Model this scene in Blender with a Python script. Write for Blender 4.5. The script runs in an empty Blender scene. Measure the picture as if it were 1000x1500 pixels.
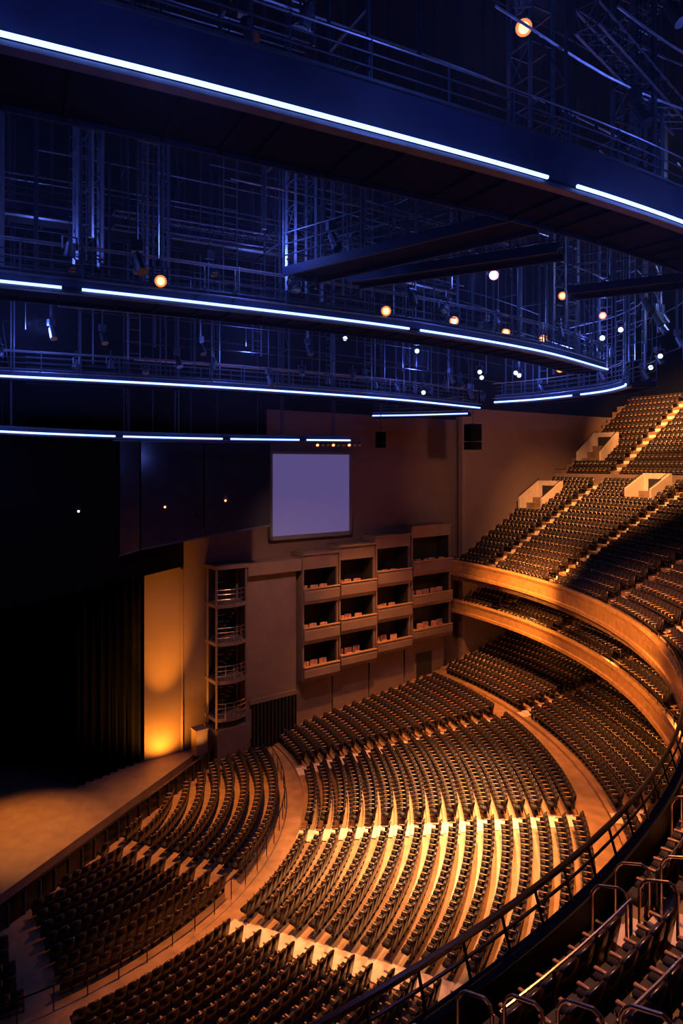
import bpy, math, random
import numpy as np
from mathutils import Vector, Matrix
random.seed(7)
scn = bpy.context.scene
rad = math.radians

# ------------------------------------------------------------------ materials
def mat(name, col, rough=0.6, metal=0.0, var=0.25, scale=2.0, bump=0.0, emit=None, estr=0.0, spec=0.5):
    m = bpy.data.materials.new(name); m.use_nodes = True
    nt = m.node_tree; b = nt.nodes["Principled BSDF"]
    b.inputs["Roughness"].default_value = rough
    b.inputs["Metallic"].default_value = metal
    b.inputs["Specular IOR Level"].default_value = spec
    tc = nt.nodes.new("ShaderNodeTexCoord"); nz = nt.nodes.new("ShaderNodeTexNoise")
    nz.inputs["Scale"].default_value = scale; nz.inputs["Detail"].default_value = 4
    nt.links.new(tc.outputs["Object"], nz.inputs["Vector"])
    cr = nt.nodes.new("ShaderNodeValToRGB")
    cr.color_ramp.elements[0].position = 0.3; cr.color_ramp.elements[1].position = 0.7
    cr.color_ramp.elements[0].color = tuple(c*(1-var) for c in col)+(1,)
    cr.color_ramp.elements[1].color = tuple(min(1, c*(1+var)) for c in col)+(1,)
    nt.links.new(nz.outputs["Fac"], cr.inputs["Fac"])
    nt.links.new(cr.outputs["Color"], b.inputs["Base Color"])
    if bump > 0:
        bp = nt.nodes.new("ShaderNodeBump"); bp.inputs["Strength"].default_value = bump
        bp.inputs["Distance"].default_value = 0.05
        nt.links.new(nz.outputs["Fac"], bp.inputs["Height"]); nt.links.new(bp.outputs["Normal"], b.inputs["Normal"])
    if emit:
        b.inputs["Emission Color"].default_value = emit+(1,)
        b.inputs["Emission Strength"].default_value = estr
    return m

M = dict(
 floor=mat("carpet_concrete_floor", (.36,.20,.095), .36, 0, .25, 1.5, .2),
 terr=mat("terrace_concrete", (.20,.12,.065), .40, 0, .3, 1.5, .2),
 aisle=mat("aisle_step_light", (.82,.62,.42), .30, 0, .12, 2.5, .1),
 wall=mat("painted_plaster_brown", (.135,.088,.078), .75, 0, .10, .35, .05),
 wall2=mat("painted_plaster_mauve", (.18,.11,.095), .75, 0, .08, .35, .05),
 wallup=mat("wall_shade_near_black", (.004,.005,.010), .8, 0, .1, .35, .05, spec=.1),  # darkness of the unlit upper and back walls, put into the colour
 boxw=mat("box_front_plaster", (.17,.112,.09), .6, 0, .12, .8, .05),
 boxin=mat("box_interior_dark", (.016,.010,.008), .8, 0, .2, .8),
 black=mat("black_ceiling", (.004,.004,.008), .9, 0, .2, .5, spec=.1),
 drape=mat("black_velour", (.0022,.0022,.0035), .9, 0, .4, 3, spec=.05),
 hdr=mat("black_gloss_panel", (.014,.016,.024), .25, 0, .3, .4),
 stage=mat("stage_boards", (.22,.145,.10), .45, 0, .2, 1.2, .1),
 shell=mat("seat_back_shell", (.026,.011,.007), .27, 0, .3, 5, spec=.7),
 uphol=mat("seat_upholstery", (.012,.004,.003), .75, 0, .3, 8),
 arm=mat("armrest_wood", (.50,.27,.12), .26, 0, .2, 8),
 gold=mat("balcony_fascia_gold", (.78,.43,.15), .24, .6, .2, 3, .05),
 cream=mat("cream_parapet", (.60,.45,.32), .55, 0, .1, 1.5),
 chair=mat("box_chair_fabric", (.60,.30,.18), .6, 0, .2, 5),
 steel=mat("painted_steel_dark", (.060,.070,.095), .42, .5, .25, 3),
 pipe=mat("galvanised_pipe", (.32,.35,.42), .35, .8, .2, 4),
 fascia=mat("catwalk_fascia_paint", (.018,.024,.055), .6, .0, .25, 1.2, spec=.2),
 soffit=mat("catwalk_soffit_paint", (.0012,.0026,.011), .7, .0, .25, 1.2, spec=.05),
 led=mat("led_strip_blue_white", (.8,.85,1), .5, 0, 0, 1, 0, (.20,.33,1.0), 4.4),
 warm=mat("lamp_lens_warm", (1,.8,.5), .5, 0, 0, 1, 0, (1.0,.55,.22), 2.6),
 wring=mat("lamp_halo_orange", (1,.5,.2), .5, 0, 0, 1, 0, (1.0,.26,.05), .9),  # orange halo around the lens, put in as a glowing ring
 cool=mat("lamp_lens_cool", (.8,.9,1), .5, 0, 0, 1, 0, (.65,.78,1.0), 3.0),
 rail=mat("black_handrail_steel", (.04,.03,.025), .25, .6, .2, 4),
 chrome=mat("brushed_handrail", (.45,.34,.24), .25, .9, .1, 4),
 screen=mat("projection_screen_surface", (.10,.10,.12), .8, 0, .02, .5, 0, (.075,.062,.19), 1.0),
 frame=mat("screen_frame_grey", (.12,.115,.14), .5, 0, .1, 2),
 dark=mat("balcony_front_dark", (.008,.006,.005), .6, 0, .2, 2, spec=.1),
)

# ------------------------------------------------------------------ mesh builder
class MB:
    def __init__(s): s.v=[]; s.f=[]; s.m=[]; s.ml=[]
    def mi(s, k):
        if k not in s.ml: s.ml.append(k)
        return s.ml.index(k)
    def add(s, vs, fs, k):
        o=len(s.v); s.v += [tuple(p) for p in vs]; i=s.mi(k)
        for f in fs: s.f.append([a+o for a in f]); s.m.append(i)
    def hexa(s, c, k):
        s.add(c, [(0,3,2,1),(4,5,6,7),(0,1,5,4),(1,2,6,5),(2,3,7,6),(3,0,4,7)], k)
    def box(s, c, sz, k, rz=0):
        ca,sa=math.cos(rz),math.sin(rz); out=[]
        for z in (-1,1):
            for x,y in ((-1,-1),(1,-1),(1,1),(-1,1)):
                X=x*sz[0]/2; Y=y*sz[1]/2
                out.append((c[0]+X*ca-Y*sa, c[1]+X*sa+Y*ca, c[2]+z*sz[2]/2))
        s.hexa(out,k)
    def beam(s, p, q, w, h, k):
        p=Vector(p); q=Vector(q); d=(q-p).normalized()
        up=Vector((0,0,1)) if abs(d.z)<.95 else Vector((1,0,0))
        r=d.cross(up).normalized()*w/2; u=r.cross(d).normalized()*h/2
        s.hexa([p-r-u,p+r-u,p+r+u,p-r+u,q-r-u,q+r-u,q+r+u,q-r+u],k)
    def tube(s, p, q, r, k, n=6, r2=None):
        p=Vector(p); q=Vector(q); d=(q-p).normalized(); r2=r if r2 is None else r2
        up=Vector((0,0,1)) if abs(d.z)<.95 else Vector((1,0,0))
        a=d.cross(up).normalized(); b=a.cross(d)
        vs=[p+(a*math.cos(2*math.pi*i/n)+b*math.sin(2*math.pi*i/n))*r for i in range(n)]
        vs+=[q+(a*math.cos(2*math.pi*i/n)+b*math.sin(2*math.pi*i/n))*r2 for i in range(n)]
        s.add(vs,[(i,(i+1)%n,n+(i+1)%n,n+i) for i in range(n)]+[tuple(range(n))[::-1],tuple(range(n,2*n))],k)
    def poly(s, pts, r, k, n=6):
        for a,b in zip(pts[:-1],pts[1:]): s.tube(a,b,r,k,n)
    def sweep(s, rings, k, closed=True, caps=True):
        n=len(rings[0]); vs=[p for R in rings for p in R]; fs=[]
        for i in range(len(rings)-1):
            for j in range(n if closed else n-1):
                a=i*n+j; b=i*n+(j+1)%n
                fs.append((a,b,b+n,a+n))
        if closed and caps:
            fs.append(tuple(range(n))[::-1]); fs.append(tuple(range((len(rings)-1)*n,len(rings)*n)))
        s.add(vs,fs,k)
    def prism(s, pts, z0, z1, k):
        n=len(pts); vs=[(x,y,z0) for x,y in pts]+[(x,y,z1) for x,y in pts]
        s.add(vs,[(i,(i+1)%n,n+(i+1)%n,n+i) for i in range(n)]+[tuple(range(n))[::-1],tuple(range(n,2*n))],k)
    def obj(s, name, smooth=False):
        me=bpy.data.meshes.new(name); me.from_pydata(s.v,[],s.f)
        for k in s.ml: me.materials.append(M[k])
        me.polygons.foreach_set("material_index", s.m)
        if smooth: me.polygons.foreach_set("use_smooth",[True]*len(me.polygons))
        me.update()
        o=bpy.data.objects.new(name,me); scn.collection.objects.link(o); return o

# ------------------------------------------------------------------ house geometry (metres)
CX,CY=-20.8,39.1
AX=-20.0
def P(r,th,z): t=rad(th); return (CX+r*math.cos(t), CY+r*math.sin(t), z)
TH0,TH1=-74.4,34.4
def arc_prof(mb, prof, t0, t1, k, step=1.0, closed=True):
    n=max(2,int(abs(t1-t0)/step)+1)
    mb.sweep([[P(r,t0+(t1-t0)*i/(n-1),z) for r,z in prof] for i in range(n)], k, closed)
def arc_tube(mb, r, z, t0, t1, rr, k, step=1.5, n=6):
    prof=[(r+rr*math.cos(2*math.pi*i/n), z+rr*math.sin(2*math.pi*i/n)) for i in range(n)]
    arc_prof(mb, prof, t0, t1, k, step)
def sector(mb,r0,r1,t0,t1,z0,z1,k):
    c=[P(r0,t0,z0),P(r1,t0,z0),P(r1,t1,z0),P(r0,t1,z0)]
    mb.hexa(c+[(x,y,z1) for x,y,_ in c],k)

E0=Vector((-15.2,30.5)); ED=Vector((.348,.937)).normalized(); EN=Vector((-ED.y,ED.x))
def front(x,y): return -((Vector((x,y))-E0).dot(EN))
WA=Vector((-5,50)); WD=Vector((.794,.608)).normalized(); WN=Vector((WD.y,-WD.x))
def W(s,p,z): v=WA+WD*s+WN*p; return (v.x,v.y,z)
def mirror(x,y):
    a=rad(AX); dx,dy=x-CX,y-CY; c,s_=math.cos(2*a),math.sin(2*a)
    return (CX+dx*c+dy*s_, CY+dx*s_-dy*c)
def walldist(x,y): return (Vector((x,y))-WA).dot(WN)

# ------------------------------------------------------------------ seats
def seat_template():
    mb=MB()
    def slab(yb,yt,th,w,z0,z1,ch,k):
        o=[(-w/2,z0),(w/2,z0),(w/2,z1-ch),(w/2-ch,z1),(-w/2+ch,z1),(-w/2,z1-ch)]
        vs=[]
        for dy in (0,th):
            for x,z in o:
                t=(z-z0)/(z1-z0); vs.append((x, yb+(yt-yb)*t+dy, z))
        n=6
        mb.add(vs,[tuple(range(n)),tuple(range(n,2*n))[::-1]]+[(i,n+i,n+(i+1)%n,(i+1)%n) for i in range(n)],k)
    slab(-.10,.04,.05,.455,.25,1.0,.06,'shell')
    slab(-.17,-.03,.06,.42,.42,.95,.06,'uphol')
    mb.hexa([(-.20,-.42,.40),(.20,-.42,.40),(.20,-.16,.36),(-.20,-.16,.36),(-.20,-.46,.50),(.20,-.46,.50),(.20,-.16,.47),(-.20,-.16,.47)],'uphol')
    mb.box((-.24,-.22,.665),(.06,.36,.04),'arm')
    mb.box((-.24,-.17,.32),(.035,.16,.64),'shell')
    return mb
ST=seat_template(); SV=np.array(ST.v); SF=ST.f; SM=ST.m
def seats(name, places):
    pl=np.array(places); n=len(pl)
    a=pl[:,3]-math.pi/2; ca,sa=np.cos(a),np.sin(a)
    V=np.empty((n,len(SV),3))
    V[:,:,0]=pl[:,0,None]+SV[None,:,0]*ca[:,None]-SV[None,:,1]*sa[:,None]
    V[:,:,1]=pl[:,1,None]+SV[None,:,0]*sa[:,None]+SV[None,:,1]*ca[:,None]
    V[:,:,2]=pl[:,2,None]+SV[None,:,2]
    V=V.reshape(-1,3)
    li=np.array([i for f in SF for i in f]); ln=np.array([len(f) for f in SF])
    LI=(li[None,:]+np.arange(n)[:,None]*len(SV)).ravel(); LT=np.tile(ln,n)
    LS=np.concatenate(([0],np.cumsum(LT)[:-1])); MI=np.tile(np.array(SM),n)
    me=bpy.data.meshes.new(name)
    me.vertices.add(len(V)); me.vertices.foreach_set("co",V.ravel())
    me.loops.add(len(LI)); me.loops.foreach_set("vertex_index",LI)
    me.polygons.add(len(LT)); me.polygons.foreach_set("loop_start",LS); me.polygons.foreach_set("loop_total",LT)
    for k in ST.ml: me.materials.append(M[k])
    me.polygons.foreach_set("material_index",MI)
    me.update(calc_edges=True); me.validate()
    o=bpy.data.objects.new(name,me); scn.collection.objects.link(o); return o

def row_places(r, z, t0, t1, aisles, half=.62, ok=None, pitch=.485):
    out=[]
    da=math.degrees(half/r)
    segs=[]; cur=t0
    for a in sorted(aisles):
        if a-da>cur and a<t1: segs.append((cur,a-da)); cur=a+da
        elif a<t1: cur=max(cur,a+da)
    segs.append((cur,t1))
    for a,b in segs:
        L=rad(b-a)*r; n=int(L/pitch)
        if n<1: continue
        off=(L-n*pitch)/2
        for i in range(n):
            th=a+math.degrees((off+(i+.5)*pitch)/r)
            x,y,_=P(r,th,0)
            if ok and not ok(x,y,r,th): continue
            out.append((x,y,z,rad(th)))
    return out

# ---------------- orchestra
def step_prof(r0, n, pitch, z0, rise):
    pr=[]
    for i in range(n):
        pr.append((r0+i*pitch, z0+i*rise)); pr.append((r0+(i+1)*pitch, z0+i*rise))
    return pr
PIT=.86; NM=17; RM=18.6; RI=.112
prof=[(5,0),(RM,0)]
mid=step_prof(RM,NM,PIT,.13,RI); prof+=mid
rE=RM+NM*PIT; zE=.13+(NM-1)*RI+.1
NT=13; R3=34.7
prof+=[(rE,zE),(R3,zE)]
third=step_prof(R3,NT,PIT,zE+.2,.19); prof+=third
prof+=[(46.5,third[-1][1]),(46.5,-.5),(5,-.5)]
mb=MB(); arc_prof(mb,prof,TH0,TH1,'floor',1.0); mb.obj("floor_orchestra")
AIS=[-55.2,-31.6,-8,15.5]
mb=MB()
for a in AIS:
    for i in range(NM):
        r=RM+i*PIT; z=.13+i*RI; da=math.degrees(.54/r)
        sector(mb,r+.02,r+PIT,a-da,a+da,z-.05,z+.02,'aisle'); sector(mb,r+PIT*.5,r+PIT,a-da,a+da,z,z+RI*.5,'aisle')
    for i in range(NT):
        r=R3+i*PIT; z=zE+.2+i*.19; da=math.degrees(.48/r)
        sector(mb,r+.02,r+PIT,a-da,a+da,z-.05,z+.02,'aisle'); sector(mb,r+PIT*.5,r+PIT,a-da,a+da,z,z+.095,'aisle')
mb.obj("orchestra_aisle_steps")
pl=[]
for i in range(NM):
    r=RM+(i+1)*PIT-.14; pl+=row_places(r,.13+i*RI,-71.5,31.6,AIS,.58)
seats("orchestra_middle_seats",pl)
pl=[]
for i in range(NT):
    r=R3+(i+1)*PIT-.14; pl+=row_places(r,zE+.2+i*.19,-71.5,32.6,AIS,.5)
seats("orchestra_rear_seats",pl)
pl=[]
okf=lambda x,y,r,th: front(x,y)>1.75 and walldist(x,y)>2.4
for i in range(13):
    r=6.7+i*.86
    pl+=row_places(r,0,-72,31,[-55,-23],.5,okf)
seats("orchestra_front_seats",pl)
mb=MB()
arc_tube(mb,17.5,.95,-70,30,.03,'rail')
for t in np.arange(-70,30.1,4): mb.tube(P(17.5,t,0),P(17.5,t,.95),.025,'rail')
rp=[(-8.6,45.4),(-7.9,46.4),(-6.8,47.0),P(17.5,30,0)[:2]]
for zz in (.35,.65,.95): mb.poly([(x,y,zz) for x,y in rp],.028,'rail')
for x,y in rp: mb.tube((x,y,0),(x,y,.95),.03,'rail')
mb.obj("orchestra_aisle_railing")

# ---------------- stage
mb=MB()
L=E0+ED*17.9; R=E0-ED*7.0
pts=[tuple(L),tuple(R),tuple(R+EN*17),tuple(L+EN*17)]
mb.prism(pts[::-1],0,.8,'stage'); mb.obj("stage_floor")
mb=MB()
a=E0+ED*16.6-EN*1.0; b=E0-ED*7-EN*1.0
mb.beam((a.x,a.y,.5),(b.x,b.y,.5),.12,1.0,'rail')
mb.beam((a.x,a.y,1.04),(b.x,b.y,1.04),.16,.05,'rail')
n=26
for i in range(n+1):
    q=a.lerp(b,i/n)-EN*.09; mb.beam((q.x,q.y,0),(q.x,q.y,1.0),.09,.09,'steel')
mb.obj("pit_rail_wall")

def drape(name,p,q,z0,z1,k='drape',amp=.14,wl=.55):
    p=Vector(p); q=Vector(q); L=(q-p).length; d=(q-p)/L; nn=Vector((-d.y,d.x)); n=int(L/wl*8)
    A=[]
    for i in range(n+1):
        s=L*i/n; o=amp*math.sin(2*math.pi*s/wl)+.04*math.sin(s*3.1)
        A.append(p+d*s+nn*o)
    mb=MB(); rings=[[(c.x,c.y,z0),(c.x,c.y,z1),(c.x+nn.x*.03,c.y+nn.y*.03,z1),(c.x+nn.x*.03,c.y+nn.y*.03,z0)] for c in A]
    mb.sweep(rings,k); return mb.obj(name,True)
drape("stage_leg_curtain",(-13.0,44.1),(-15.8,40.6),.82,20)
drape("stage_traveler_curtain",(-13.5,45.2),(-27,42.9),.82,20)
drape("stage_backdrop_curtain",(-27,42.9),(-32,27),.82,20)
mb=MB(); mb.beam((-10.75,45.6,25.4),(-19.2,23.2,25.4),.5,24.4,'drape'); mb.obj("proscenium_valance")
mb=MB()
HP=[(-18.6,30.5),(-16.9,34.2),(-14.6,37.6),(-11.9,40.4),(-8.6,42.7),(-4.6,44.6)]
hz=[12.2,13.4,14.2,14.9,15.4,15.95]
for i in range(5):
    p,q=Vector(HP[i]),Vector(HP[i+1]); d=(q-p).normalized(); nn=Vector((-d.y,d.x)); e=d*.05
    a,b=p+e,q-e
    c=[(a.x,a.y,hz[i]),(b.x,b.y,hz[i+1]),(b.x+nn.x*.3,b.y+nn.y*.3,hz[i+1]),(a.x+nn.x*.3,a.y+nn.y*.3,hz[i])]
    mb.hexa(c+[(x,y,21.4) for x,y,_ in c],'hdr')
    mb.beam((p.x,p.y,21.4),(q.x,q.y,21.4),.5,.15,'steel')
    mb.beam((a.x-nn.x*.02,a.y-nn.y*.02,hz[i]+.06),(b.x-nn.x*.02,b.y-nn.y*.02,hz[i+1]+.06),.06,.12,'steel')
    for t in (.2,.8):
        w=p.lerp(q,t)+nn*.15; mb.tube((w.x,w.y,21.4),(w.x,w.y,36),.03,'steel')
mb.obj("proscenium_header_panels")

# ---------------- side walls
def wall_box(mb,p,q,z0,z1,th,k):
    p=Vector(p); q=Vector(q); d=(q-p).normalized(); nn=Vector((-d.y,d.x))*th
    c=[(p.x,p.y,z0),(q.x,q.y,z0),((q+nn).x,(q+nn).y,z0),((p+nn).x,(p+nn).y,z0)]
    mb.hexa(c+[(x,y,z1) for x,y,_ in c],k)
p0=W(-9.73,0,0)[:2]; p1=W(19.3,0,0)[:2]; p2=(10.75,60.7); dd=Vector((math.cos(rad(35.2)),math.sin(rad(35.2))))
p3=tuple(Vector(p2)+dd*33)
ZA,ZB=24.0,25.0
def wbox(mb,s0,s1,q0,q1,z0,z1,k):
    mb.hexa([W(s0,q1,z0),W(s1,q1,z0),W(s1,q0,z0),W(s0,q0,z0),W(s0,q1,z1),W(s1,q1,z1),W(s1,q0,z1),W(s0,q0,z1)],k)
mb=MB()
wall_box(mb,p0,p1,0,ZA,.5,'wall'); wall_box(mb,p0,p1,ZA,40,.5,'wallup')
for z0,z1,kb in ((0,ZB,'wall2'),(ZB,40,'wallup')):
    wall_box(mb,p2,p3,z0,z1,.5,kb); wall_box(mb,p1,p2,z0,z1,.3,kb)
mb.beam(W(-7.15,.05,0),W(-7.15,.05,13),.14,.14,'wall')
mb.obj("wall_right")
mb=MB(); wbox(mb,-9.6,-.7,.02,.25,15.7,36,'wallup'); mb.obj("added_dark_sheet")  # added near-black sheet that darkens the wall behind the header
mb=MB()
mp=[mirror(*p) for p in (p0,p1,p2,p3)]
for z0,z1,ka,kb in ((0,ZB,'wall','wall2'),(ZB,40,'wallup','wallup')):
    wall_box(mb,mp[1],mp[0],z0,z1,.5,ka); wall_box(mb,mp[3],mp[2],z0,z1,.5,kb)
mb.obj("wall_left")
mb=MB(); arc_prof(mb,[(67,0),(67,40),(67.5,40),(67.5,0)],TH0-1.5,TH1+1.5,'wallup',2)
arc_prof(mb,[(46.4,0),(46.4,14),(46.9,14),(46.9,0)],TH0,TH1,'boxin',2)
mb.obj("wall_back")
mb=MB(); mb.box((5,30,40.3),(110,130,.5),'black'); mb.obj("ceiling")
mb=MB()
for a,b in (((-32.5,50),(-32.5,20)),((-32.5,50),(-12,50))): mb.beam((a[0],a[1],20),(b[0],b[1],20),.4,40,'black')
mb.obj("wall_stage_house")

# ---------------- projection screen on wall
mb=MB()
wbox(mb,-.4,6.9,.1,.3,14.45,20.8,'frame')
wbox(mb,-.3,6.8,.28,.34,14.75,20.75,'screen')
for z0,z1 in ((20.75,20.95),(14.45,14.75)): wbox(mb,-.5,7.0,.1,.42,z0,z1,'frame')
for s in (-.5,6.8): wbox(mb,s,s+.2,.1,.42,14.45,20.95,'frame')
mb.obj("projection_screen")

# ---------------- opera boxes
cols=[(1.5,4.75,13.5,12.3,[(10.9,9.8),(8.05,6.9),(5.2,4.2)]),
      (4.85,8.4,13.85,12.7,[(11.0,9.85),(8.25,7.15),(5.5,4.55)]),
      (8.5,12.2,14.35,13.3,[(11.5,10.3),(8.65,7.5),(5.9,4.95)]),
      (12.35,16.95,14.9,13.9,[(11.95,10.8),(9.15,8.2),(6.3,5.4)])]
rc_=random.Random(21)
for ci,(s0,s1,zt,zs,lv) in enumerate(cols):
    mb=MB()
    wbox(mb,s0,s0+.14,0,1.6,lv[-1][1]-.1,zt,'boxw'); wbox(mb,s1-.14,s1,0,1.6,lv[-1][1]-.1,zt,'boxw')
    wbox(mb,s0-.04,s1+.04,0,1.75,zt-.16,zt,'boxw'); wbox(mb,s0+.1,s1-.1,1.45,1.6,zs,zt-.1,'boxw')
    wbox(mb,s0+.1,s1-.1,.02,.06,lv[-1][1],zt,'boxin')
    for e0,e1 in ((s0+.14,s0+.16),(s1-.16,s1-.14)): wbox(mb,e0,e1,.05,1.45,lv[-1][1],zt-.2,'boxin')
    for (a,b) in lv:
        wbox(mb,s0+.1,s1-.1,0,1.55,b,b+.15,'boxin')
        prof=[(1.5,b-.05),(1.72,b-.05),(1.86,b+.25),(1.86,a-.25),(1.78,a),(1.5,a)]
        mb.sweep([[W(s,p,z) for p,z in prof] for s in (s0+.02,(s0+s1)/2,s1-.02)],'boxw')
        wbox(mb,s0+.02,s1-.02,1.7,1.9,a-.02,a+.05,'arm')
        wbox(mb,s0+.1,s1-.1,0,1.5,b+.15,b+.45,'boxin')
        ns=int((s1-s0-.5)/.8)
        for i in range(ns):
            s=s0+.6+i*.85; p=1.05+rc_.uniform(-.18,.18); z=b+.35
            wbox(mb,s-.25,s+.25,p-.25,p+.25,z+.25,z+.46,'chair')
            for ang in (-60,-20,20,60):
                t=rad(ang); ss=s+.27*math.sin(t); pp=p-.25*math.cos(t)
                wbox(mb,ss-.09,ss+.09,pp-.05,pp+.05,z+.3,z+.82,'chair')
            for e in (-.2,.2): wbox(mb,s+e-.02,s+e+.02,p-.2,p+.2,z+.05,z+.28,'rail')
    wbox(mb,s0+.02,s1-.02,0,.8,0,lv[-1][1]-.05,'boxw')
    if ci==3:
        wbox(mb,13.6,15.4,.78,.86,1.2,4.0,'boxin'); wbox(mb,13.5,15.5,.8,.84,1.2,4.12,'boxw')
    mb.obj("opera_box_stack" )
mb=MB()
wbox(mb,-3.0,1.2,0,1.2,0,12.4,'boxw'); wbox(mb,-3.05,1.35,0,1.7,12.3,13.15,'boxw')
wbox(mb,-2.5,1.15,1.2,1.3,.1,3.4,'drape'); wbox(mb,-2.7,1.2,1.2,1.36,3.3,3.6,'boxw')
for i in range(12): wbox(mb,-2.45+i*.3,-2.33+i*.3,1.3,1.4,.1,3.3,'boxin')
mb.obj("box_wall_pier")
mb=MB()
for s in (-5.4,-3.15):
    for p in (.3,1.6): mb.beam(W(s,p,1.5),W(s,p,13.2),.14,.14,'boxw')
wbox(mb,-5.5,-3.05,0,1.8,12.95,13.2,'boxw'); wbox(mb,-5.5,-3.05,0,1.9,0,2.3,'boxw'); wbox(mb,-5.3,-3.1,.02,.08,2,13,'boxin')
for z in (2.9,5.4,7.95,10.5):
    n=8; out=[]
    for i in range(n+1):
        t=i/n; s=-5.45+2.35*t; out.append((s,1.6+.35*math.sin(math.pi*t)))
    poly=[W(s,p,0)[:2] for s,p in out]+[W(-3.1,0,0)[:2],W(-5.45,0,0)[:2]]
    mb.prism(poly,z-.12,z+.12,'boxw')
    for dz in (.45,.8,1.1): mb.poly([W(s,p,z+dz) for s,p in out],.028,'chrome')
    for s,p in out[::2]: mb.tube(W(s,p,z),W(s,p,z+1.1),.025,'chrome')
    if z>3:
        for k in range(9): wbox(mb,-5.2+k*.2,-5.0+k*.2,.4,1.1,z-2.3+k*.26,z-2.2+k*.26,'steel')
for i in range(24): mb.tube(W(-5.25,1.5,2.4+i*.44),W(-4.85,1.5,2.4+i*.44),.02,'steel')
mb.obj("box_stair_tower")
mb=MB(); x,y,_=W(-6.35,1.0,0); mb.box((x,y,1.6),(.8,.8,1.6),'boxw',.65); mb.box((x,y,2.45),(.9,.9,.1),'boxw',.65); mb.obj("stage_side_pedestal")

# ---------------- balconies
UP=.86; NU=15; NB=13; UR=.475; RU0=36.62; ZU0=11.15
BA=[27,15.5,3.75,-8,-20,-31.6,-38.5,-45.5,-53,-61,-69]
up=[(36.5,ZU0-.3)]
rows_up=[]
for i in range(NU):
    r=RU0+i*UP; z=ZU0+i*UR; up+=[(r,z),(r+UP,z)]; rows_up.append((r+UP-.14,z))
rc=RU0+NU*UP; zc=ZU0+NU*UR
up+=[(rc,zc),(rc+1.4,zc)]
r2=rc+1.4; zr=18.75; RB=.62
for i in range(NB):
    r=r2+i*UP; z=zr+i*RB; up+=[(r,z),(r+UP,z)]; rows_up.append((r+UP-.14,z))
ztop=zr+(NB-1)*RB
up+=[(66.9,ztop),(66.9,20),(50,14.6),(37,10.0),(36.5,10.0)]
def bal_z(r): return ZU0+UR/UP*(r-RU0)
mb=MB(); arc_prof(mb,up,TH0,TH1,'terr',1.0)
mb.obj("floor_upper_balcony")
mb=MB()
for a in BA:
    for (n,r0,z0,rs) in ((NU,RU0,ZU0,UR),(NB,r2,zr,RB)):
        for i in range(n):
            r=r0+i*UP; z=z0+i*rs; da=math.degrees(.46/r)
            sector(mb,r+UP*.5,r+UP,a-da,a+da,z,z+rs/2,'aisle'); sector(mb,r+.02,r+UP*.5,a-da,a+da,z-.03,z+.02,'aisle')
mb.obj("balcony_aisle_steps")
VOM=[(32.2,45.2,47.9),(31.8,53.0,55.6),(19.6,47.4,49.4),(8.5,47.4,49.4),(-3,47.4,49.4)]
def surf(r): return bal_z(r) if r<rc else (zc if r<r2 else zr+RB/UP*(r-r2))
def okb(x,y,r,th):
    for v,a,b in VOM:
        if a-.2<r<b+.4 and abs(rad(th-v))*r<1.75: return False
    return math.hypot(x,y)>3.2
pl=[]
for r,z in rows_up: pl+=row_places(r,z,-73.2,33.4,BA,.55,okb)
seats("upper_balcony_seats",pl)
for v,ra,rb in VOM:
    mb=MB(); d0=lambda r,w: math.degrees(w/r)
    za,zb=surf(ra)-.3,surf(rb)-.3
    for sgn in (-1,1):
        c=[P(ra,v+sgn*d0(ra,1.25),za),P(rb,v+sgn*d0(rb,1.25),za),P(rb,v+sgn*d0(rb,1.45),za),P(ra,v+sgn*d0(ra,1.45),za)]
        hz_=[za+1.25,zb+1.35,zb+1.35,za+1.25]
        mb.hexa(c+[(x,y,z) for (x,y,_),z in zip(c,hz_)],'cream')
        mb.tube(P(ra,v+sgn*d0(ra,1.35),za+1.45),P(rb,v+sgn*d0(rb,1.35),zb+1.55),.03,'rail')
    c=[P(rb-.15,v-d0(rb,1.45),za),P(rb+.1,v-d0(rb,1.45),za),P(rb+.1,v+d0(rb,1.45),za),P(rb-.15,v+d0(rb,1.45),za)]
    mb.hexa(c+[(x,y,zb+1.35) for x,y,_ in c],'cream')
    sector(mb,rb-.2,rb-.12,v-d0(rb,.75),v+d0(rb,.75),za,zb+.9,'boxin')
    mb.obj("vomitory_entrance")
mb=MB(); arc_prof(mb,[(r2-.12,zc),(r2-.12,zr+.35),(r2+.02,zr+.35),(r2+.02,zc)],TH0,TH1,'boxw',1); arc_tube(mb,r2-.05,zr+.75,TH0,TH1,.03,'rail',2)
mb.obj("balcony_tier_parapet")

def fascia(name,r,zt,h):
    mb=MB(); th=.22
    pr=[(r+th,zt),(r,zt+.03),(r-.12,zt-.12),(r-.05,zt-.32),(r-.02,zt-.36),(r-.02,zt-h+.3),(r-.1,zt-h+.24),(r-.12,zt-h+.04),(r+.0,zt-h),(r+th,zt-h)]
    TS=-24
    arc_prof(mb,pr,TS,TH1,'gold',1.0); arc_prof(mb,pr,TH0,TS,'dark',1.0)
    return mb.obj(name)
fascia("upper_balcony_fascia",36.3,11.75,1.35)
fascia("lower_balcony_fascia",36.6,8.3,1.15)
mb=MB()
for r,zt in ((36.4,11.75),(36.7,8.3)):
    arc_tube(mb,r,zt+.28,-20,TH1,.03,'rail',1.5)
    for t in np.arange(-20,TH1,2.2): mb.tube(P(r,t,zt),P(r,t,zt+.28),.022,'rail')
mb.obj("balcony_front_handrail")
lo=[(36.82,7.3)]; rl=[]
for i in range(10):
    r=36.95+i*.9; z=7.5+i*.28; lo+=[(r,z),(r+.9,z)]; rl.append((r+.76,z))
lo+=[(46.3,10.0),(46.3,7.6),(36.82,7.15)]
mb=MB(); arc_prof(mb,lo,TH0,TH1,'terr',1.0)
mb.obj("floor_lower_balcony")
pl=[]
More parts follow.
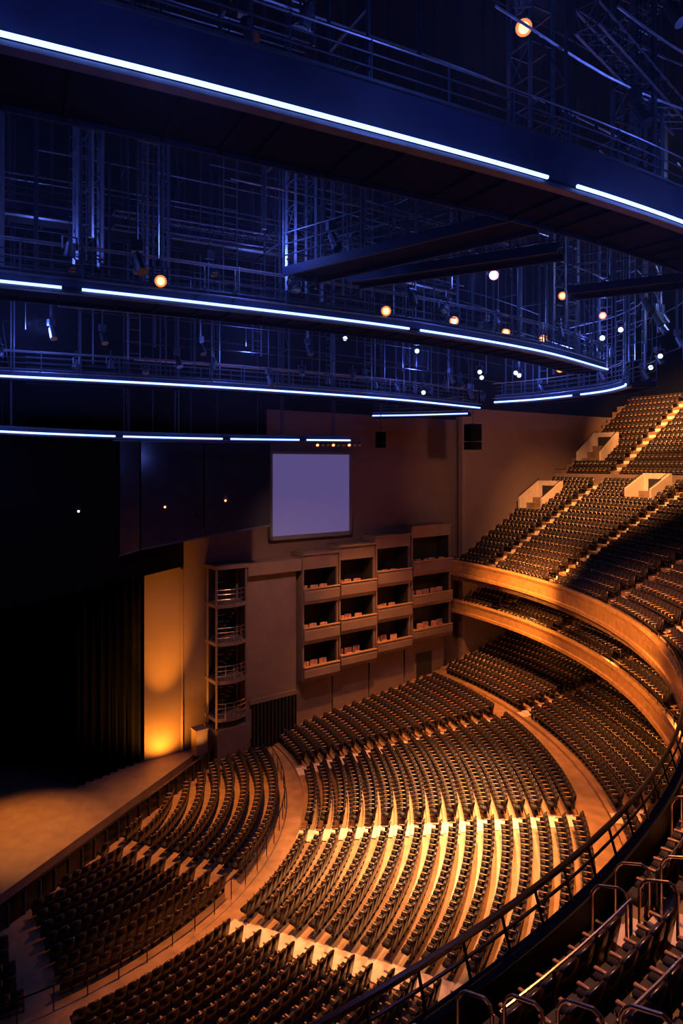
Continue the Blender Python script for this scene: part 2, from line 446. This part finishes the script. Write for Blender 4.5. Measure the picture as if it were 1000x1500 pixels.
for r,z in rl: pl+=row_places(r,z,-73,33.3,BA,.5)
seats("lower_balcony_seats",pl)

mb=MB()
for a in (-38.5,-45.5,-53,-61):
    for sgn in (-1,1):
        for i in range(0,12):
            r=36.75+i*UP; z=bal_z(r)-.1; off=math.degrees(.50/r)*sgn
            q=[P(r,a+off,z),P(r,a+off,z+1.0),P(r+.06,a+off,z+1.12),P(r+.14,a+off,z+1.2),P(r+.5,a+off,z+1.32),P(r+.60,a+off,z+1.28),P(r+.64,a+off,z+1.18),P(r+.64,a+off,z+.4)]
            mb.poly(q,.028,'chrome',8)
mb.obj("aisle_hoop_handrails")
mb=MB()
for (r,z,rr) in ((36.15,12.35,.06),(36.2,12.05,.03)): arc_tube(mb,r,z,TH0,-16,rr,'rail',1.2,8)
for t in np.arange(TH0+1,-16,1.6): mb.tube(P(36.35,t,11.7),P(36.15,t,12.35),.03,'rail')
for i in (1,3,5,7,9):
    rr=RU0+i*UP
    cuts=[-73]+[a for a in sorted(BA) if -73<a<-26]+[-26]
    for c0,c1 in zip(cuts[:-1],cuts[1:]):
        c0+=.9; c1-=.9
        if c1-c0<1.5: continue
        arc_tube(mb,rr+.02,bal_z(rr)+.76,c0,c1,.024,'chrome',1.2,6)
        for t in np.linspace(c0,c1,4): mb.tube(P(rr+.02,t,bal_z(rr)-.4),P(rr+.02,t,bal_z(rr)+.76),.03,'rail')
mb.obj("balcony_safety_railing")

# ------------------------------------------------------------------ catwalks
def catmull(pts,step=.8):
    pts=[Vector(p) for p in pts]; pts=[pts[0]*2-pts[1]]+pts+[pts[-1]*2-pts[-2]]; out=[]
    for i in range(1,len(pts)-2):
        a,b,c,d=pts[i-1:i+3]; n=max(2,int((c-b).length/step))
        for k in range(n):
            t=k/n; out.append(.5*((2*b)+(c-a)*t+(2*a-5*b+4*c-d)*t*t+(3*b-a-3*c+d)*t**3))
    out.append(pts[-2]); return out
def lefts(Pp):
    N=[]
    for i in range(len(Pp)):
        d=(Pp[min(i+1,len(Pp)-1)]-Pp[max(i-1,0)]).normalized(); N.append(Vector((-d.y,d.x)))
    return N
def fixture(mb,pos,aim,k='warm',size=1.0):
    p=Vector(pos); d=(Vector(aim)-p).normalized()
    mb.tube(p-d*.42*size,p-d*.05*size,.13*size,'steel',10,.17*size)
    mb.tube(p-d*.05*size,p+d*.02*size,.19*size,'steel',10)
    if k=='warm':
        mb.tube(p+d*.02*size,p+d*.04*size,.18*size,'wring',14); mb.tube(p+d*.04*size,p+d*.06*size,.115*size,k,14)
    else: mb.tube(p+d*.02*size,p+d*.04*size,.14*size,k,14)
    mb.tube(p-d*.5*size,p-d*.42*size,.07*size,'steel',8)
    side=d.cross(Vector((0,0,1))).normalized()*.22*size; c=p-d*.2*size
    mb.beam(c-side,c-side+Vector((0,0,.4*size)),.03,.05,'steel'); mb.beam(c+side,c+side+Vector((0,0,.4*size)),.03,.05,'steel')
    mb.beam(c-side+Vector((0,0,.4*size)),c+side+Vector((0,0,.4*size)),.05,.03,'steel')
    mb.tube(c+Vector((0,0,.4*size)),c+Vector((0,0,.75*size)),.025,'steel')
def catwalk(name,pts,z,w,fh=.75,gaps=(),led_r=.05,top=36,hang=3.2,rails=True,pipes=((-.35,.25),(-.35,1.2)),step=.55,led=True):
    Q=catmull(pts,step); N=lefts(Q); mb=MB(); n=len(Q)
    def sw(prof,k,i0=0,i1=n): mb.sweep([[ (Q[i].x+N[i].x*o,Q[i].y+N[i].y*o,zz) for o,zz in prof] for i in range(i0,i1)],k)
    def pipe(o,zz,r,k,i0=0,i1=n,m=6): sw([(o+r*math.cos(2*math.pi*j/m),zz+r*math.sin(2*math.pi*j/m)) for j in range(m)],k,i0,i1)
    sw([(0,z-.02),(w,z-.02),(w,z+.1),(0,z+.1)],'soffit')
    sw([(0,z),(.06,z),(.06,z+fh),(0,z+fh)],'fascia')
    sw([(-.06,z+fh-.06),(.08,z+fh-.06),(.08,z+fh),(-.06,z+fh)],'steel')
    sw([(-.10,z-.10),(.14,z-.10),(.14,z-.02),(-.10,z-.02)],'steel')
    sw([(w-.06,z-.12),(w,z-.12),(w,z+fh*.6),(w-.06,z+fh*.6)],'fascia')
    i0=0
    if led:
        for g in list(gaps)+[None]:
            i1=n if g is None else max(i0+2,int(g*(n-1)))
            pipe(-.16,z+.02,led_r,'led',i0,i1,8)
            i0=i1
    acc=0; nextp=0; nexth=.5; nextr=0; hk=0
    for i in range(1,n):
        acc+=(Q[i]-Q[i-1]).length
        if acc>=nextr:
            nextr+=1.2; a=Q[i]+N[i]*.1; b=Q[i]+N[i]*(w-.05)
            mb.beam((a.x,a.y,z-.05),(b.x,b.y,z-.05),.06,.07,'soffit')
        if acc>=nextp and rails:
            nextp+=1.6
            for o in (.03,w-.03):
                a=Q[i]+N[i]*o; mb.tube((a.x,a.y,z+.1),(a.x,a.y,z+fh+.75),.024,'steel')
            if pipes:
                a=Q[i]-N[i]*.35; b=Q[i]+N[i]*.03
                mb.tube((a.x,a.y,z+.2),(a.x,a.y,z+1.25),.025,'steel'); mb.tube((a.x,a.y,z+fh),(b.x,b.y,z+fh),.025,'steel')
        if acc>=nexth:
            nexth+=hang*(1.5 if hk%2 else .8); hk+=1
            A=Q[i]+N[i]*.15; B=Q[i]+N[i]*(w-.15)
            for c in (A,B): mb.tube((c.x,c.y,z),(c.x,c.y,top),.045,'steel')
            for zz in (z+2.4,z+5.2):
                mb.tube((A.x,A.y,zz),(B.x,B.y,zz),.03,'steel')
            mb.tube((A.x,A.y,z+2.4),(B.x,B.y,z+5.2),.025,'steel')
    if rails:
        for o in (.03,w-.03):
            for dz in (.25,.5,.75): pipe(o,z+fh+dz,.022,'pipe' if dz==.75 else 'steel')
    for o,dz in pipes: pipe(o,z+dz,.028,'pipe')
    return mb.obj(name)

L1=[(-9.5,7.4),(-4.84,9.68),(-1.48,11.36),(4.24,14.46),(8.4,17.1),(12.5,20.2)]
L2=[(-13.5,17.0),(-9.43,18.85),(-4.29,21.45),(2.41,25.4),(8.6,30.3),(13.95,36.2)]
L3=[(-15.6,31.2),(-9.8,33.9),(-3.74,37.4),(3.2,42.4),(9.76,48.8)]
L3b=[(10.0,44.4),(12.0,42.6),(13.6,40),(14.6,37.6),(14.7,35.2),(14.4,34.2)]
L4=[(-16.6,28.0),(-14.2,33),(-10.6,37.2),(-5.2,40.4),(.5,42.2)]
L5=[(2.4,52.5),(5.5,51.8),(9.3,50.2)]
catwalk("lighting_catwalk",L1,26,1.9,fh=1.0,gaps=(.645,),led_r=.042,hang=3.4,pipes=(),step=.8)
catwalk("lighting_catwalk",L2,25,1.6,fh=.5,gaps=(.215,.563),led_r=.042,hang=2.6)
catwalk("lighting_catwalk",L3,24,1.5,fh=.45,led_r=.048,hang=3)
catwalk("lighting_catwalk",L3b,24,1.3,fh=.5,gaps=(.55,),led_r=.048,hang=1.8)
catwalk("lighting_catwalk",L4,21.45,.9,fh=.3,gaps=(.43,.69,.885),led_r=.044,hang=4,rails=False,pipes=(),step=.45)
catwalk("lighting_catwalk",L5,23.7,1.0,fh=.3,led_r=.045,hang=3)
catwalk("service_catwalk",[(-14,22.5),(-8,25.5),(-1,29.5),(6,35)],28.8,1.4,fh=.4,hang=2.6,led=False)
catwalk("service_catwalk",[(-12,13.5),(-7,15.8),(-1,18.8)],30.2,1.4,fh=.4,hang=2.6,led=False)
def bridge(a,b,z,w):
    mb=MB(); a=Vector(a); b=Vector(b); d=(b-a).normalized(); nn=Vector((-d.y,d.x))
    for s in (-1,1):
        o=nn*w/2*s
        mb.beam((*(a+o),z),(*(b+o),z),.1,.28,'fascia')
        for dz in (.5,.85,1.2): mb.tube((*(a+o),z+dz),(*(b+o),z+dz),.022,'steel')
        n=int((b-a).length/1.3)
        for i in range(n+1):
            c=a.lerp(b,i/n)+o; mb.tube((*c,z),(*c,z+1.2),.022,'steel')
            if i%2==0: mb.tube((*c,z),(*c,36),.035,'steel')
    mb.beam((*a,z),(*b,z),w,.06,'soffit')
    mb.obj("catwalk_bridge")
bridge((-1.4,21.8),(4.6,16.9),26.0,1.3)
bridge((.4,22.8),(6.3,19.6),26.1,.9)
bridge((8.3,24.8),(12.5,22.6),26.2,1.1)
def truss(a,b,w=.5):
    mb=MB(); a=Vector(a); b=Vector(b); d=(b-a).normalized(); s=d.cross(Vector((0,0,1))).normalized()*w/2; u=Vector((0,0,w/2))
    ch=[s+u,-s+u,-s-u,s-u]; n=int((b-a).length/w)
    for c in ch: mb.tube(a+c,b+c,.03,'pipe')
    for i in range(n):
        p=a.lerp(b,i/n); q=a.lerp(b,(i+1)/n)
        for j in range(4):
            mb.tube(p+ch[j],q+ch[(j+1)%4],.016,'steel',5)
            mb.tube(p+ch[j],p+ch[(j+1)%4],.016,'steel',5)
    for t in (.1,.5,.9):
        p=a.lerp(b,t); mb.tube(p+u,(p.x,p.y,38),.015,'steel',5)
    mb.obj("lighting_truss")
truss((-8,24,28.6),(1,28.5,28.6)); truss((-9,17,29.6),(-2,20.5,29.6)); truss((3,24,30),(9,29,30)); truss((-12,29,27),(-3,33,27)); truss((5.2,14.5,29.5),(9.5,19,29.5))
def ladder_tower(x,y,z0,z1,w=.7,rz=.5):
    mb=MB(); ca,sa=math.cos(rz),math.sin(rz)
    cs=[(x+(u*ca-v*sa)*w/2,y+(u*sa+v*ca)*w/2) for u,v in ((-1,-1),(1,-1),(1,1),(-1,1))]
    for c in cs: mb.beam((*c,z0),(*c,z1),.08,.08,'pipe')
    zz=z0+.2; k=0
    while zz<z1-.8:
        for j in range(4):
            mb.beam((*cs[j],zz),(*cs[(j+1)%4],zz),.04,.04,'steel')
            if k%2==0: mb.tube((*cs[j],zz),(*cs[(j+1)%4],zz+.8),.02,'steel')
        zz+=.8; k+=1
    mb.obj("support_tower")
for x,y,z0,z1 in ((-7.6,20.5,26,36),(-1.3,21.9,25.6,36),(.2,23.9,25.8,36),(7.4,17.3,27,36),(8.0,18.2,27,34),(9.8,29.8,26,36),(-6.4,23.5,25.6,36),(4.4,15.9,27,36)): ladder_tower(x,y,z0,z1)
def rigging(name,pts,z0,offs,zs,vstep,ztop,seed,k='steel'):
    rnd=random.Random(seed); Q=catmull(pts,1.0); N=lefts(Q); mb=MB()
    for o in offs:
        for zz in zs:
            zq=zz+rnd.uniform(-.15,.15); L=[(q.x+nn.x*o,q.y+nn.y*o,zq) for q,nn in zip(Q,N)]
            i0=rnd.randint(0,len(L)//3); i1=len(L)-rnd.randint(0,len(L)//4)
            mb.poly(L[i0:i1],.03,'pipe' if rnd.random()<.3 else 'steel',5)
        acc=0;nx=rnd.uniform(.3,1.5)
        for i in range(1,len(Q)):
            acc+=(Q[i]-Q[i-1]).length
            if acc>nx:
                nx+=rnd.uniform(.3,1.9)*vstep; c=Q[i]+N[i]*o
                zb=z0+rnd.uniform(-.3,1.6); mb.tube((c.x,c.y,zb),(c.x,c.y,ztop-rnd.choice([0,0,4,6])),rnd.choice([.015,.02,.03,.045,.08]),rnd.choice(['steel','pipe','steel']),5)
                if rnd.random()<.25:
                    c2=c+(Q[i]-Q[i-1]).normalized()*.55
                    mb.tube((c2.x,c2.y,zb),(c2.x,c2.y,ztop),.03,'pipe',5)
                    for zz in np.arange(zb+.3,zb+rnd.uniform(3,7),.55): mb.tube((c.x,c.y,zz),(c2.x,c2.y,zz),.02,'pipe',5)
                if rnd.random()<.3:
                    mb.tube((c.x,c.y,zb),(c.x+.2,c.y-.2,zb-.5),.12,'steel',8,.16)
                    mb.box((c.x,c.y,zb+.25),(.3,.2,.3),'steel',rnd.random())
    mb.obj(name)
rigging("ceiling_rigging_pipes",L2,25.8,(2.6,-2.4,4.2),(28.0,30.6),2.1,36,3)
rigging("ceiling_rigging_pipes",L3,24.8,(-2.0,2.6),(25.6,26.8,28.6),2.2,36,5)
rigging("ceiling_rigging_pipes",L1,28,(3.0,),(30.0,32),2.4,36,9)
rigging("ceiling_rigging_pipes",L3b,25,(.6,2.5),(26,27,28.2),1.3,36,11)
rigging("ceiling_rigging_pipes",[(9,20),(13,25),(17,32),(20,40)],26,(0,1.8),(27,28.5,30),1.6,36,13)
rigging("ceiling_rigging_pipes",[(4,12.5),(8,15.5),(13,18)],29,(0,1.5),(29.2,30.4,31.6),1.5,36,17)

mb=MB()
warm=[(-5.43,20.5,25.5),(1.6,24.5,25.5),(4.45,27,25.67),(7.1,29.5,25.7),(9.3,31.5,25.8),(5.8,26,27.2),(4,15,29.6),(11.5,36,25.0),(9.7,30,27.4),(13,34,27.4)]
cool=[(13.9,34,26.7),(16.3,36,25.1),(16.8,36,25.7),(4.2,38,26.3),(4.8,40,24.2),(8.1,40,25.4),(8.25,40.2,25.1),(10.4,40,25.2),(10.1,39.6,25.3),(.2,38,27),(12.6,33,26.1)]
for i,p in enumerate(warm): fixture(mb,p,(0+i*.5,4,19),'warm',1.0)
for i,p in enumerate(cool): fixture(mb,p,(1,3,18),'cool',.85)
rnd=random.Random(4)
for k,(Lx,z) in enumerate(((L2,25.3),(L3,24.2),(L1,27.4))):
    Q=catmull(Lx,1.5); N=lefts(Q)
    for q,nn in zip(Q,N):
        if rnd.random()<.75:
            p=(q.x-nn.x*.4,q.y-nn.y*.4,z+rnd.uniform(.3,.8))
            if k==2: p=(q.x+nn.x*1.2,q.y+nn.y*1.2,z+1)
            fixture(mb,p,(p[0]+rnd.uniform(-3,3),p[1]-rnd.uniform(-3,5),z-6),'hdr',.9)
for i in range(9): fixture(mb,(-1.5+i*.33,42.6,21.2),(5,20,5),'warm' if i%3==0 else 'hdr',.6)
for p,k in (((-9.9,38.3,17.6),'warm'),((-7.0,41.2,17.8),'warm'),((-13.4,34.8,17.6),'cool')): fixture(mb,p,(-2,10,14),k,.42)  # small glowing fixtures added in place of lamp reflections on the header
mb.obj("stage_spotlights")
mb=MB()
for (x,y,z,q) in ((10.0,52,22.4,1),(2.9,50.5,22.0,.6)): mb.box((x,y,z),(1.0*q,.9*q,1.3*q),'drape',.4); mb.box((x,y,z-1.0*q),(1.0*q,.9*q,.6*q),'drape',.4); mb.tube((x,y,z),(x,y,36),.03,'steel')
mb.obj("hanging_loudspeakers")

# theatrical haze drifting around the lighting grid
hm=bpy.data.materials.new("theatrical_haze"); hm.use_nodes=True; nt=hm.node_tree
for nd in list(nt.nodes):
    if nd.type=='BSDF_PRINCIPLED': nt.nodes.remove(nd)
vs=nt.nodes.new("ShaderNodeVolumeScatter"); vs.inputs["Density"].default_value=.0020; vs.inputs["Anisotropy"].default_value=.2
vs.inputs["Color"].default_value=(.75,.8,1,1)
nt.links.new(vs.outputs[0],nt.nodes["Material Output"].inputs["Volume"])
M['haze']=hm
mb=MB(); mb.box((0,27,28.7),(30,38,13),'haze'); mb.obj("haze_cloud")

# ------------------------------------------------------------------ lights
def spot(name,loc,tgt,W_,col,ang,blend=.6,size=.3):
    l=bpy.data.lights.new(name,'SPOT'); l.energy=W_; l.color=col; l.spot_size=rad(ang); l.spot_blend=blend; l.shadow_soft_size=size
    o=bpy.data.objects.new(name,l); o.location=loc; o.rotation_euler=(Vector(tgt)-Vector(loc)).to_track_quat('-Z','Y').to_euler(); scn.collection.objects.link(o)
def point(name,loc,W_,col,size=.3):
    l=bpy.data.lights.new(name,'POINT'); l.energy=W_; l.color=col; l.shadow_soft_size=size
    o=bpy.data.objects.new(name,l); o.location=loc; scn.collection.objects.link(o)
OR=(1,.35,.075); WM=(1,.46,.18); BL=(.13,.20,1.0)
spot("house_spot_lamp",(9,50,22),(4.5,36.5,1),150000,WM,36,1)
spot("house_spot_lamp",(12,42,22),(5,33,1),75000,WM,38,1)
spot("house_spot_lamp",(-6,42,22),(-6.8,37,0),26000,OR,50,1)
spot("house_spot_lamp",(4,46,22),(4,52,1),20000,OR,60,1)
spot("house_spot_lamp",(0,33,22),(-2.5,26,0),32000,OR,42,1)
spot("house_spot_lamp",(14,36,22),(10,31,2),36000,OR,45,1)
spot("house_spot_lamp",(8,50,22),(11,44,1),28000,OR,55,1)
spot("stage_spot_lamp",(-18.5,38.5,12.0),(-16.8,35.8,.8),10000,(1,.33,.05),48,1)
spot("balcony_spot_lamp",(18,47,34),(23,57,18),66000,(1,.42,.13),60,1)
spot("balcony_spot_lamp",(26,50,36),(34,66,24),120000,(1,.42,.13),50,1)
spot("balcony_spot_lamp",(8,44,21.8),(14,52,10),50000,OR,46,1)
spot("balcony_spot_lamp",(2,28,21.8),(15.5,37,11),50000,OR,40,1)
spot("balcony_spot_lamp",(-2,38,21.8),(13.8,50,11),60000,OR,20,1)
spot("near_balcony_spot_lamp",(5,20,22),(7,12,12),7000,OR,80,1)
spot("near_balcony_spot_lamp",(9,26,22),(12,20,12),10000,OR,70,1)
spot("wall_wash_lamp",(-2,38,21.8),(-1,50,8),5600,(1,.46,.27),70,1)
spot("wall_wash_lamp",(12,42,21.8),(17,64,17),4800,(1,.46,.30),80,1)
x,y,_=W(-8.6,1.3,0); x2,y2,_=W(-8.5,0,0)
spot("wall_uplight",(x,y,.95),(x2,y2,4),2700,(1,.31,.02),150,1,.15)
x,y,_=W(-8.5,3.5,0)
spot("wall_uplight",(x,y,1.0),(x2,y2,8.5),17000,(1,.31,.02),36,1,.15)
x,y,_=W(-6.5,2.6,0); x2,y2,_=W(-6.4,0,0)
spot("wall_uplight",(x,y,1.0),(x2,y2,6),500,(1,.36,.06),80,1,.15)
def along(Lx,ts,z,off,E):
    Q=catmull(Lx,.5); N=lefts(Q)
    for t in ts:
        i=int(t*(len(Q)-1)); p=Q[i]-N[i]*off; point("catwalk_blue_fill",(p.x,p.y,z),E,BL,.25)  # added blue fill without a fixture, making up for weak LED spill
along(L1,(.15,.5,.85),27.2,2.6,190)
along(L1,(.3,.7),25.0,1.6,90)
along(L2,(.1,.35,.6,.85),27.0,1.8,280)
along(L3,(.05,.35,.7),26.0,2.0,420)
along(L3b,(.3,.8),26,1.5,420)
along(L4,(.15,.6),20.5,2.4,160)
point("catwalk_blue_fill",(16,30,28),400,(.3,.42,1),.3)  # two more blue fill lights, added free of any fixture
point("catwalk_blue_fill",(11.5,22,30),120,(.4,.5,1),.3)
point("under_balcony_lamp",P(41,24,6.6),200,OR,.3)
point("under_balcony_lamp",P(41,8,6.6),160,OR,.3)
point("loge_lamp",P(41,26,10.4),260,OR,.2)
point("loge_lamp",P(41,12,10.4),260,OR,.2)
point("loge_lamp",P(41,0,10.4),260,OR,.2)

w=bpy.data.worlds.new("house_dark"); scn.world=w; w.use_nodes=True
w.node_tree.nodes["Background"].inputs[0].default_value=(.004,.006,.02,1)
w.node_tree.nodes["Background"].inputs[1].default_value=1.0

cam=bpy.data.cameras.new("camera"); co=bpy.data.objects.new("camera",cam); scn.collection.objects.link(co)
co.location=(0,0,20); co.rotation_euler=(rad(90),0,0)
cam.lens=24; cam.sensor_width=36; cam.sensor_fit='AUTO'; cam.shift_y=-70/1500; cam.clip_end=400
scn.camera=co
scn.view_settings.view_transform='Standard'
scn.view_settings.look='None'
